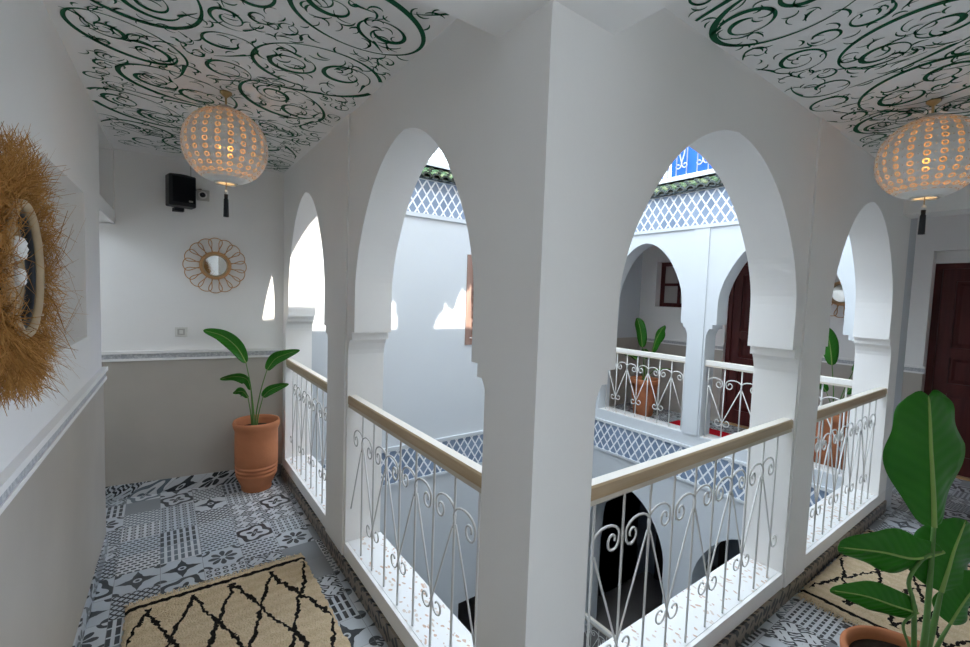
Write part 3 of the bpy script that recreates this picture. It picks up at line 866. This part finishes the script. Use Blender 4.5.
def lamp(label, x, y, zc):
    t = thing('pendant_lamp', label, 'lamp', (x, y, ZC))
    z = zc-ZC
    prof = []
    R, Hh = 0.188, 0.180
    n = 30
    for k in range(n+1):
        a = -PI/2*0.86+PI*0.86*k/n+0.0
        # slightly squat melon, open underneath
        prof.append((R*cos(a)**0.9, z+Hh*sin(a)))
    sh = MB().lathe(prof, n=80).build('lamp_shade', MT['shade'], t, flip=False)
    sd = sh.modifiers.new('thick', 'SOLIDIFY'); sd.thickness = 0.003
    zt = prof[-1][1]; zb = prof[0][1]; rb = prof[0][0]
    MB().tube([(rb*cos(2*PI*q/40), rb*sin(2*PI*q/40), zb) for q in range(40)], 0.006, 6, closed=True).build('rim', MT['iron'], sh)
    MB().lathe([(0.001, zt+0.02), (0.03, zt+0.018), (prof[-1][0]+0.004, zt), (prof[-1][0]-0.004, zt-0.004)], n=24).build('cap', MT['iron'], sh)
    MB().tube([(0, 0, 0), (0, 0, zt+0.02)], 0.005, 6).build('cord', MT['gold'], t)
    MB().lathe([(0.001, 0), (0.026, 0), (0.026, -0.008), (0.010, -0.022), (0.001, -0.03)], n=24).build('ceiling_rose', MT['gold'], t)
    MB().tube([(0, 0, zt), (0, 0, z+0.05)], 0.011, 8).build('lamp_holder', MT['iron'], t)
    b = []
    for k in range(13):
        a = -PI/2+PI*k/12; b.append((0.030*cos(a)+0.0003, z-0.015+0.034*sin(a)))
    MB().lathe(b, n=20).build('bulb', MT['bulb'], t)
    MB().tube([(0, 0, z+0.0), (0, 0, zb-0.045)], 0.0025, 5).build('tassel_string', MT['gold'], t)
    ts = MB().lathe([(0.001, zb-0.06), (0.009, zb-0.055), (0.008, zb-0.075), (0.0105, zb-0.08), (0.0125, zb-0.165), (0.001, zb-0.166)], n=12).build('tassel', MT['black'], t)
    MB().lathe([(0.001, zb-0.03), (0.009, zb-0.038), (0.010, zb-0.048), (0.004, zb-0.058)], n=12).build('bead', MT['iron'], ts)
    li = bpy.data.lights.new('bulb_light', 'POINT'); li.energy = 0.12; li.color = (1.0, 0.72, 0.45); li.shadow_soft_size = 0.03
    lo = bpy.data.objects.new('bulb_light', li); COL.objects.link(lo); lo.parent = t; lo.location = (0, 0, z-0.03)
    return t
lamp('white pierced globe pendant glowing before the end wall with the black speaker', 0.268, 2.586, 2.288)
lamp('white pierced globe pendant glowing in the gallery with the dark door at its end', 2.83, 0.505, 2.292)

# ------------------------------------------------------------------ rugs
def make_rugmat(ax, a_ref, b_ref, b0, b1, stripes, a0, a1):
    n = NT('beige_shag_with_black_diamonds', 0.95, 0.05)
    x, y, z = n.coord()
    a, b = (x, y) if ax == 'y' else (y, x)
    wa = (n.noise(34, 3)-0.5)*0.045+(n.noise(7, 2)-0.5)*0.06; wb_ = (n.noise(27, 3)-0.5)*0.055+(n.noise(6, 2)-0.5)*0.07
    p = (a+wa-a_ref)/0.183; q = (b+wb_-b_ref)/0.525
    d1 = ((p+q).fr()-0.5).abs(); d2 = ((p-q).fr()-0.5).abs()
    line = (d1 > 0.45).mx(d2 > 0.45)
    line = line.mn((b > b0).mn(b < b1).mn(a > a0).mn(a < a1))
    for s0 in stripes: line = line.mx(((b+wb_*0.3)-s0).abs() < 0.014)
    k = n.noise(130, 3); k2 = n.noise(16, 3); st = ((b*90.0+n.noise(20, 2)*6.0).sin()*0.5+0.5)
    base = n.mix(k, (0.56, 0.41, 0.24), (0.88, 0.73, 0.52))
    base = n.mix(st*0.30, base, (0.52, 0.37, 0.20))
    base = n.mix((k2-0.35)*0.7, base, (0.80, 0.65, 0.44))
    n.color(n.mix(line, base, (0.018, 0.015, 0.013)))
    n.bump(k*0.7+st*0.3, 1.0, 0.02)
    return n.m
def rug(label, ax, a0, a1, b0, b1, mat, seed):
    # pile slab with a lumpy top; b runs along the length
    rnd = random.Random(seed)
    ca, cb = (a0+a1)/2, (b0+b1)/2
    base = (ca, cb, 0) if ax == 'y' else (cb, ca, 0)
    t = thing('shag_rug', label, 'rug', base, 'shaggy diamond rugs')
    na, nb = 46, 84; m = MB()
    def pt(i, j, top):
        a = a0+(a1-a0)*i/na; b = b0+(b1-b0)*j/nb
        e = min(i, na-i, j, nb-j)
        jit = 0.006 if e == 0 else 0
        a += rnd.uniform(-1, 1)*jit; b += rnd.uniform(-1, 1)*jit
        z = (0.020+rnd.uniform(-0.004, 0.004) if e > 0 else 0.006) if top else 0.001
        q = (a-ca, b-cb, z) if ax == 'y' else (b-cb, a-ca, z)
        return q
    idx = m.add(*[pt(i, j, True) for i in range(na+1) for j in range(nb+1)])
    I = lambda i, j: idx+i*(nb+1)+j
    for i in range(na):
        for j in range(nb): m.face([I(i, j), I(i+1, j), I(i+1, j+1), I(i, j+1)], smooth=True)
    o = m.build('pile', mat, t)
    for e, sg in ((b0, -1), (b1, 1)):
        fr_ = MB()
        for k in range(int((a1-a0)/0.006)):
            a = a0+0.003+k*0.006+rnd.uniform(-0.003, 0.003); ln = rnd.uniform(0.025, 0.05)
            sway = rnd.uniform(-0.02, 0.02)
            q = []
            for tt in (0, 0.5, 1):
                aa = a+sway*tt*tt; bb = e+sg*ln*tt-sg*0.01; z = 0.010*(1-tt)+0.004+rnd.uniform(0, 0.004)
                q.append(((aa-ca, bb-cb, z) if ax == 'y' else (bb-cb, aa-ca, z)))
            fr_.tube(q, [0.0028, 0.0026, 0.0014], 4)
        fr_.build('fringe', MT['fringe'], t)
    return t
MT['fringe'] = solid('cream_wool_fringe', (0.72, 0.58, 0.39), 0.95, 0.05, 0.25, 40)
# object coordinates start at the rug's centre
rug('beige shaggy rug with black diamonds on the left gallery floor', 'y', -0.15, 0.68, 1.10, 2.715,
    make_rugmat('y', 0.026-0.265-0.0915, 2.60-1.9075, -1.2, 2.62-1.9075, [2.655-1.9075, -0.75], -0.40, 0.40), 1)
rug('beige shaggy rug with black diamonds behind the foreground pot', 'x', 0.06, 0.875, 2.84, 4.11,
    make_rugmat('x', 0.77-0.4675-0.0915, 2.97-3.475, 2.95-3.475, 4.02-3.475, [2.89-3.475, 4.07-3.475], -0.37, 0.385), 2)
# red kilim in the far gallery
b = MB().box(5.0, 5.66, 2.00, 3.24, 0.001, 0.014)
tag(b.build('floor_mat', MT['reds']), 'red woollen mat on the far gallery floor before the oxblood door', 'mat')

# ------------------------------------------------------------------ plants
def leaf(parent, pts, width, side, fold=0.35, wav=0.03, seed=0, pk=0.40, bl=0.75, notch=0.0, curl=0.0):
    """blade along pts (base to tip); side = direction of the right half; fold lifts the edges"""
    rnd = random.Random(seed)
    c = cr(pts, 10); n = len(c)
    side = Vector(side).normalized(); m = MB(); K = 5
    grid = []
    ph = rnd.uniform(0, 6)
    for i, p in enumerate(c):
        t = i/(n-1)
        tg = (c[min(i+1, n-1)]-c[max(i-1, 0)]).normalized()
        sd = (side-tg*side.dot(tg)).normalized(); up = tg.cross(sd).normalized()
        hw = width/2*abs(sin(PI*(t*0.98+0.01)**(math.log(0.5)/math.log(pk))))**bl if 0 < t < 1 else 0.0015
        row = []
        for k in range(-K, K+1):
            q = k/K
            lift = fold*hw*(abs(q)**1.3)+wav*hw*2*sin(t*11+ph+q*1.5)*abs(q)**2
            lift += curl*hw*max(0.0, q-0.35)*sin(PI*min(1, t*1.9))
            row.append(p+sd*(hw*q*(1-0.12*abs(fold)*abs(q)-(0.45*curl*max(0.0, q-0.3)*sin(PI*min(1, t*1.9)))))+up*lift+tg*(notch*hw*sin(PI*min(1.0, abs(q)))*t**5))
        grid.append(row)
    idx = m.add(*[q for row in grid for q in row]); W = 2*K+1
    for i in range(n-1):
        for k in range(W-1):
            uv = [(k/(W-1), i/(n-1)), ((k+1)/(W-1), i/(n-1)), ((k+1)/(W-1), (i+1)/(n-1)), (k/(W-1), (i+1)/(n-1))]
            m.face([idx+i*W+k, idx+i*W+k+1, idx+(i+1)*W+k+1, idx+(i+1)*W+k], uv=uv, smooth=True)
    o = m.build('leaf', MT['leaf'], parent, flip=False)
    s = o.modifiers.new('thick', 'SOLIDIFY'); s.thickness = 0.0015
    mr = MB().tube([p-Vector((0, 0, 0.0)) for p in c[:-2]], [0.006*width/0.2*(1-0.8*i/(n-2))+0.001 for i in range(n-2)], 6).build('midrib', MT['rib'], o)
    return o
def pot(parent, R, H, style):
    if style == 'urn':
        prof = [(0.62, 0), (0.66, 0.02), (0.64, 0.06), (0.70, 0.09), (0.85, 0.20), (0.89, 0.23), (0.895, 0.245), (0.86, 0.255), (0.86, 0.265), (0.91, 0.285), (0.91, 0.30), (0.875, 0.31), (0.875, 0.32), (0.925, 0.34), (0.925, 0.355), (0.89, 0.365), (0.89, 0.375), (0.925, 0.40), (0.93, 0.55), (0.925, 0.75), (0.92, 0.86), (0.97, 0.90), (1.0, 0.93), (1.01, 0.97), (0.97, 1.0), (0.90, 0.99), (0.86, 0.95), (0.85, 0.85)]
    else:
        prof = [(0.60, 0), (0.64, 0.02), (0.75, 0.3), (0.84, 0.6), (0.90, 0.82), (0.98, 0.84), (1.0, 0.90), (1.01, 0.97), (0.97, 1.0), (0.90, 0.99), (0.87, 0.94), (0.86, 0.85)]
    o = MB().lathe([(a*R, b*H) for a, b in prof], n=48, cap0=True).build('pot', MT['pot'], parent)
    m = MB().lathe([(0.001, 0.895*H), (0.4*R, 0.89*H), (0.875*R, 0.875*H)], n=32); m.build('soil', MT['soil'], parent)
    return o
def plant(label, loc, R, H, style, leaves, group=None):
    t = thing('potted_strelitzia', label, 'potted plant', loc, group)
    L0 = Vector(loc); pot(t, R, H, style)
    for i, (st, bl, wd, side, fold, *ex) in enumerate(leaves):
        st = [Vector(p)-L0 for p in st]; bl = [Vector(p)-L0 for p in bl]
        c = cr(st+[bl[0]], 6); n = len(c)
        MB().tube(c, [0.0100*(1-0.5*k/(n-1))*min(1.25, max(0.6, wd/0.2)) for k in range(n)], 8).build('stem', MT['stem'], t)
        leaf(t, bl, wd, side, fold, 0.075, i, *ex)
    return t
SR = Vector((cos(yaw), -sin(yaw), 0))    # rightwards as one looks into the corner
# left gallery plant, in the ringed terracotta urn
c0 = (0.58, 3.76, 0.50)
plant('young broad-leaved plant in tall ringed terracotta pot by the end wall', (0.612, 3.875, 0), 0.168, 0.555, 'urn', [
    ([(0.575, 3.76, 0.50), (0.575, 3.76, 0.62), (0.555, 3.79, 0.85)], [(0.528, 3.821, 1.021), (0.47, 3.86, 1.14), (0.38, 3.93, 1.225), (0.262, 4.0, 1.262)], 0.112, (0.45, 0.1, 0.75), -0.30, 0.45),
    ([(0.585, 3.75, 0.50), (0.59, 3.75, 0.64), (0.62, 3.74, 0.82)], [(0.658, 3.722, 0.973), (0.71, 3.69, 1.06), (0.78, 3.65, 1.10), (0.864, 3.584, 1.135)], 0.095, (-0.4, 0.2, 0.7), 0.55, 0.42),
    ([(0.59, 3.74, 0.50), (0.60, 3.735, 0.62)], [(0.631, 3.725, 0.765), (0.67, 3.70, 0.815), (0.73, 3.66, 0.85), (0.793, 3.615, 0.872)], 0.075, (-0.4, 0.2, 0.7), 0.5, 0.42),
    ([(0.57, 3.77, 0.50), (0.565, 3.775, 0.66)], [(0.557, 3.784, 0.815), (0.53, 3.80, 0.90), (0.45, 3.86, 0.915), (0.365, 3.93, 0.889)], 0.09, (0.3, -0.6, 0.6), -0.4),
    ([(0.565, 3.77, 0.50), (0.555, 3.78, 0.64)], [(0.538, 3.793, 0.755), (0.51, 3.81, 0.80), (0.48, 3.84, 0.80), (0.445, 3.863, 0.785)], 0.08, (0.3, -0.6, 0.6), -0.3)],
    'potted plants of the gallery')
# foreground plant on the right
plant('big glossy leaved plant in terracotta pot nearest in the right foreground', (2.165, 0.315, 0), 0.19, 0.335, 'pot', [
    ([(2.158, 0.288, 0.30), (2.164, 0.279, 0.428), (2.18, 0.282, 0.621)], [(2.196, 0.288, 0.843), (2.194, 0.299, 0.973), (2.189, 0.313, 1.113), (2.187, 0.322, 1.219), (2.185, 0.331, 1.303)], 0.285, SR, 0.16, 0.54, 0.50, 0.55, 0.22),
    ([(2.150, 0.295, 0.30), (2.136, 0.309, 0.556), (2.123, 0.326, 0.654), (2.17, 0.297, 0.74)], [(2.223, 0.261, 0.757), (2.141, 0.318, 0.730), (2.047, 0.389, 0.748), (1.922, 0.481, 0.761)], 0.17, (0.25, -0.35, 0.9), 0.35, 0.48, 0.7),
    ([(2.140, 0.300, 0.30), (2.124, 0.307, 0.408), (2.105, 0.327, 0.492), (2.13, 0.31, 0.53)], [(2.148, 0.299, 0.539), (2.085, 0.346, 0.560), (2.0, 0.411, 0.592), (1.898, 0.487, 0.609)], 0.115, (0.2, -0.3, 0.9), 0.3, 0.42, 0.7),
    ([(2.168, 0.280, 0.30), (2.195, 0.266, 0.48)], [(2.214, 0.257, 0.616), (2.234, 0.248, 0.694), (2.255, 0.239, 0.772), (2.287, 0.223, 0.872)], 0.25, SR, 0.25, 0.45, 0.6),
    ([(2.175, 0.272, 0.30), (2.205, 0.250, 0.43)], [(2.238, 0.230, 0.505), (2.267, 0.214, 0.562), (2.302, 0.193, 0.62), (2.354, 0.159, 0.671)], 0.17, (0.6, -0.4, -0.5), 0.30, 0.45, 0.65)],
    'potted plants of the gallery')
# plants across the courtyard
def far_plant(label, x, y, R, H, s, lv):
    L = []
    for az, reach, h0, h1, wd in lv:
        dx, dy = cos(az)*reach, sin(az)*reach
        L.append(([(x+dx*0.05, y+dy*0.05, H*0.9), (x+dx*0.15, y+dy*0.15, (H*0.9+h0)/2)], [(x+dx*0.35, y+dy*0.35, h0), (x+dx*0.55, y+dy*0.55, h0+(h1-h0)*0.5), (x+dx*0.8, y+dy*0.8, h0+(h1-h0)*0.85), (x+dx, y+dy, h1)], wd, (0.3*sin(az), -1, 0.2), 0.35))
    return plant(label, (x, y, 0), R, H, 'pot', L, 'potted plants of the gallery')
far_plant('potted plant across the courtyard under the small window', 5.52, 3.70, 0.20, 0.52, 1, [(1.9, 0.16, 0.95, 1.36, 0.16), (-1.7, 0.30, 0.90, 1.28, 0.17), (2.4, 0.35, 0.78, 0.86, 0.13), (-1.3, 0.36, 0.66, 0.70, 0.12), (3.6, 0.2, 0.8, 0.95, 0.12)])
far_plant('potted plant across the courtyard under the flower-shaped mirror', 5.50, 1.50, 0.21, 0.56, 1, [(1.7, 0.14, 1.02, 1.40, 0.15), (-1.5, 0.34, 0.98, 1.28, 0.13), (-1.2, 0.22, 0.75, 0.9, 0.10), (2.3, 0.24, 0.75, 0.88, 0.10)])

# ------------------------------------------------------------------ mirrors
def flower_mirror(label, loc, rz, R):
    # built facing -Y in its own frame
    t = thing('flower_mirror', label, 'mirror', loc, 'rattan flower mirrors', rz)
    k = R/0.215
    MB().tube([(0.098*k*cos(2*PI*q/40), -0.012, 0.098*k*sin(2*PI*q/40)) for q in range(40)], 0.012*k, 8, closed=True).build('frame', MT['rattan'], t)
    MB().tube([(0.083*k*cos(2*PI*q/40), -0.016, 0.083*k*sin(2*PI*q/40)) for q in range(40)], 0.006*k, 6, closed=True).build('inner_ring', MT['rimwood'], t)
    m = MB(); n = 40
    i = m.add(*[(0.086*k*cos(2*PI*q/n), -0.010, 0.086*k*sin(2*PI*q/n)) for q in range(n)]); j = m.add(*[(0.086*k*cos(2*PI*q/n), -0.002, 0.086*k*sin(2*PI*q/n)) for q in range(n)])
    m.face([i+q for q in range(n)]); m.face([j+q for q in reversed(range(n))])
    for q in range(n): m.face([i+q, i+(q+1) % n, j+(q+1) % n, j+q])
    m.build('mirror_glass', MT['mirror'], t)
    NP = 16
    for p in range(NP):
        a = 2*PI*p/NP
        loop = []
        for (rr, ww) in ((0.100, -0.016), (0.135, -0.029), (0.170, -0.045), (0.196, -0.044), (0.212, -0.020), (0.215, 0.0), (0.212, 0.020), (0.196, 0.044), (0.170, 0.045), (0.135, 0.029), (0.100, 0.016)):
            loop.append((k*(rr*cos(a)-ww*sin(a)), -0.008-0.004*(p % 2), k*(rr*sin(a)+ww*cos(a))))
        MB().tube(cr(loop, 3), 0.0034*k, 6).build('petal', MT['rattan'], t)
    return t
ang_b = math.atan(-0.142)
flower_mirror('rattan flower-shaped mirror on the end wall above the light switch', (0.352, yb(0.352)-0.004, 1.762), ang_b, 0.213)
flower_mirror('rattan flower-shaped mirror across the courtyard above a potted plant', (XB-0.004, 1.68, 1.765), -PI/2, 0.268)

# straw mirror on the left wall, facing +X
rnd = random.Random(21)
sy, sz = 1.58, 1.625
t = thing('straw_mirror', 'round mirror with shaggy golden straw fringe on the left wall', 'mirror', (xw(sy), sy, sz))
RM = 0.158; XR = 0.062
MB().tube([(XR, (RM+0.004)*cos(2*PI*q/48), (RM+0.004)*sin(2*PI*q/48)) for q in range(48)], 0.0115, 10, closed=True).build('frame', MT['rimwood'], t)
MB().tube([(XR-0.01, (RM-0.011)*cos(2*PI*q/48), (RM-0.011)*sin(2*PI*q/48)) for q in range(48)], 0.007, 6, closed=True).build('inner_ring', MT['black'], t)
m = MB(); n = 48
i = m.add(*[(XR-0.014, 0.145*cos(2*PI*q/n), 0.145*sin(2*PI*q/n)) for q in range(n)]); j = m.add(*[(0.004, 0.145*cos(2*PI*q/n), 0.145*sin(2*PI*q/n)) for q in range(n)])
m.face([i+q for q in range(n)]); m.face([j+q for q in reversed(range(n))])
for q in range(n): m.face([i+q, i+(q+1) % n, j+(q+1) % n, j+q])
m.build('mirror_glass', MT['mirror'], t)
sm = MB()
clumps = [(rnd.uniform(0, 2*PI), rnd.uniform(-0.5, 0.5), rnd.uniform(0.7, 1.15)) for _ in range(70)]
for k in range(4200):
    ca, cs, cl_ = rnd.choice(clumps)
    a = ca+rnd.gauss(0, 0.10); r0 = rnd.uniform(0.175, 0.21); ln = rnd.uniform(0.04, 0.115)*cl_
    x0 = rnd.uniform(0.005, 0.05); x1 = max(0.012, x0+rnd.gauss(0.02, 0.035))
    sw = cs*0.5+rnd.gauss(0, 0.5); droop = rnd.uniform(0.0, 0.035)
    p = []
    for tt in (0, 0.35, 0.7, 1.0):
        aa = a+sw*tt*tt*0.6; rr = r0+ln*tt
        p.append(Vector((max(0.004, x0+(x1-x0)*tt), rr*cos(aa), rr*sin(aa)-droop*tt*tt)))
    wd = rnd.uniform(0.0008, 0.0020)
    nrm = Vector((rnd.uniform(-1, 1), rnd.uniform(-1, 1), rnd.uniform(-1, 1))).normalized()
    cv = rnd.random()
    vs = []
    for q, pp in enumerate(p):
        tg = (p[min(q+1, 3)]-p[max(q-1, 0)]).normalized(); sd = tg.cross(nrm).normalized()*wd*(1-0.75*q/3)
        vs += [pp+sd, pp-sd]
    i = sm.add(*vs)
    for q in range(3): sm.face([i+2*q, i+2*q+1, i+2*q+3, i+2*q+2], uv=[(cv, 0)]*4)
# finer, fluffier plumes between
for k in range(9000):
    a = rnd.uniform(0, 2*PI); r0 = rnd.uniform(0.185, 0.315); ln = rnd.uniform(0.015, 0.05)
    x0 = rnd.uniform(0.01, 0.085); d = Vector((rnd.uniform(-0.6, 1), rnd.gauss(0, 0.6)+cos(a), rnd.gauss(0, 0.6)+sin(a))).normalized()
    p0 = Vector((x0, r0*cos(a), r0*sin(a))); p1 = p0+d*ln
    p1.x = max(p1.x, 0.004)
    sd = d.cross(Vector((rnd.uniform(-1, 1), rnd.uniform(-1, 1), rnd.uniform(-1, 1)))).normalized()*rnd.uniform(0.0006, 0.0014)
    cv = rnd.uniform(0.3, 1)
    i = sm.add(p0+sd, p0-sd, p1-sd*0.3, p1+sd*0.3); sm.face([i, i+1, i+2, i+3], uv=[(cv, 0)]*4)
sf = sm.build('straw_fringe', MT['straw'], t, flip=False)
sf['label'] = 'shaggy golden straw fringe'
for yy, zz, q in ((-0.125, 0.045, 0.022), (-0.115, -0.02, 0.016), (0.19, 0.20, 0.014)):
    b = MB()
    for k in range(5):
        a = 2*PI*k/5
        b.lathe([(0.0005, -q*0.75), (q*0.55, -q*0.45), (q*0.72, 0), (q*0.5, q*0.5), (0.0005, q*0.72)], (XR+0.012, yy+q*0.62*cos(a), zz+q*0.62*sin(a)), n=10)
    b.build('cotton_boll', MT['cotton'], t)['label'] = 'white dried cotton boll'

# ------------------------------------------------------------------ small wall fittings on the end wall
def wall_T(x, z):
    return (x, yb(x), z)
# loudspeaker on a small bracket
sp = thing('loudspeaker', 'black wall-mounted loudspeaker above the flower mirror', 'loudspeaker', (0.108, yb(0.108), 2.285), rz=ang_b+0.35)
b = MB()
pr = [(-0.085, -0.045), (-0.085, -0.150), (-0.03, -0.178), (0.03, -0.178), (0.085, -0.150), (0.085, -0.045)]
b.prism(pr, lambda a_, b_, d_: (a_, b_, d_), -0.11, 0.115); b.build('cabinet', MT['black'], sp, bevel=0.008)
MB().box(-0.07, 0.07, -0.1795, -0.1765, -0.085, 0.095).build('grille', solid('black_speaker_cloth', (0.006, 0.007, 0.009), 0.9, 0.1, 0.3, 200), sp)
MB().box(0.030, 0.055, -0.182, -0.179, -0.078, -0.066).build('badge', MT['greyplastic'], sp)['label'] = 'small pale badge'
MB().box(-0.03, 0.03, -0.06, 0.03, -0.135, -0.11).build('bracket', MT['black'], sp)
# round-lens alarm box
al = thing('wall_sensor', 'small square pale box with round dark lens right of the speaker', 'sensor', (0.272, yb(0.272), 2.292), rz=ang_b)
MB().box(-0.042, 0.042, -0.03, 0, -0.04, 0.04).build('housing', MT['greyplastic'], al, bevel=0.004)
m = MB().lathe([(0.001, 0), (0.020, 0), (0.026, -0.004), (0.029, 0.004), (0.029, 0.012)], n=24)
m.v = [(x_, z_-0.036, y_) for x_, y_, z_ in m.v]; m.build('ring', MT['whiteplastic'], al)
m = MB().lathe([(0.001, -0.010), (0.014, -0.007), (0.019, 0.0)], n=24)
m.v = [(x_, z_-0.037, y_) for x_, y_, z_ in m.v]; m.build('lens', MT['black'], al)
cb = MB().tube(cr([(0.212, yb(0.2)-0.06, 2.305), (0.218, yb(0.2)-0.03, 2.318), (0.235, yb(0.23)-0.012, 2.330), (0.262, yb(0.26)-0.006, 2.337)], 5), 0.006, 6)
tag(cb.build('cable', MT['black']), 'thick black cable looping from the speaker to the pale box', 'cable')
cb = MB().tube([(0.195, yb(0.195)-0.006, 2.32), (0.193, yb(0.193)-0.006, ZC-0.002)], 0.0035, 6)
tag(cb.build('cable', MT['greyplastic']), 'thin grey cable rising beside the speaker to the ceiling', 'cable')
ls = thing('light_switch', 'square beige light switch on the wall below the flower mirror', 'switch', (0.128, yb(0.128), 1.243), rz=ang_b)
MB().box(-0.040, 0.040, -0.008, 0, -0.036, 0.036).build('plate', MT['whiteplastic'], ls, bevel=0.003)
MB().box(-0.024, 0.024, -0.012, -0.008, -0.024, 0.024).build('surround', MT['greyplastic'], ls, bevel=0.002)
MB().box(-0.012, 0.012, -0.016, -0.012, -0.014, 0.014).build('rocker', MT['whiteplastic'], ls, bevel=0.002)
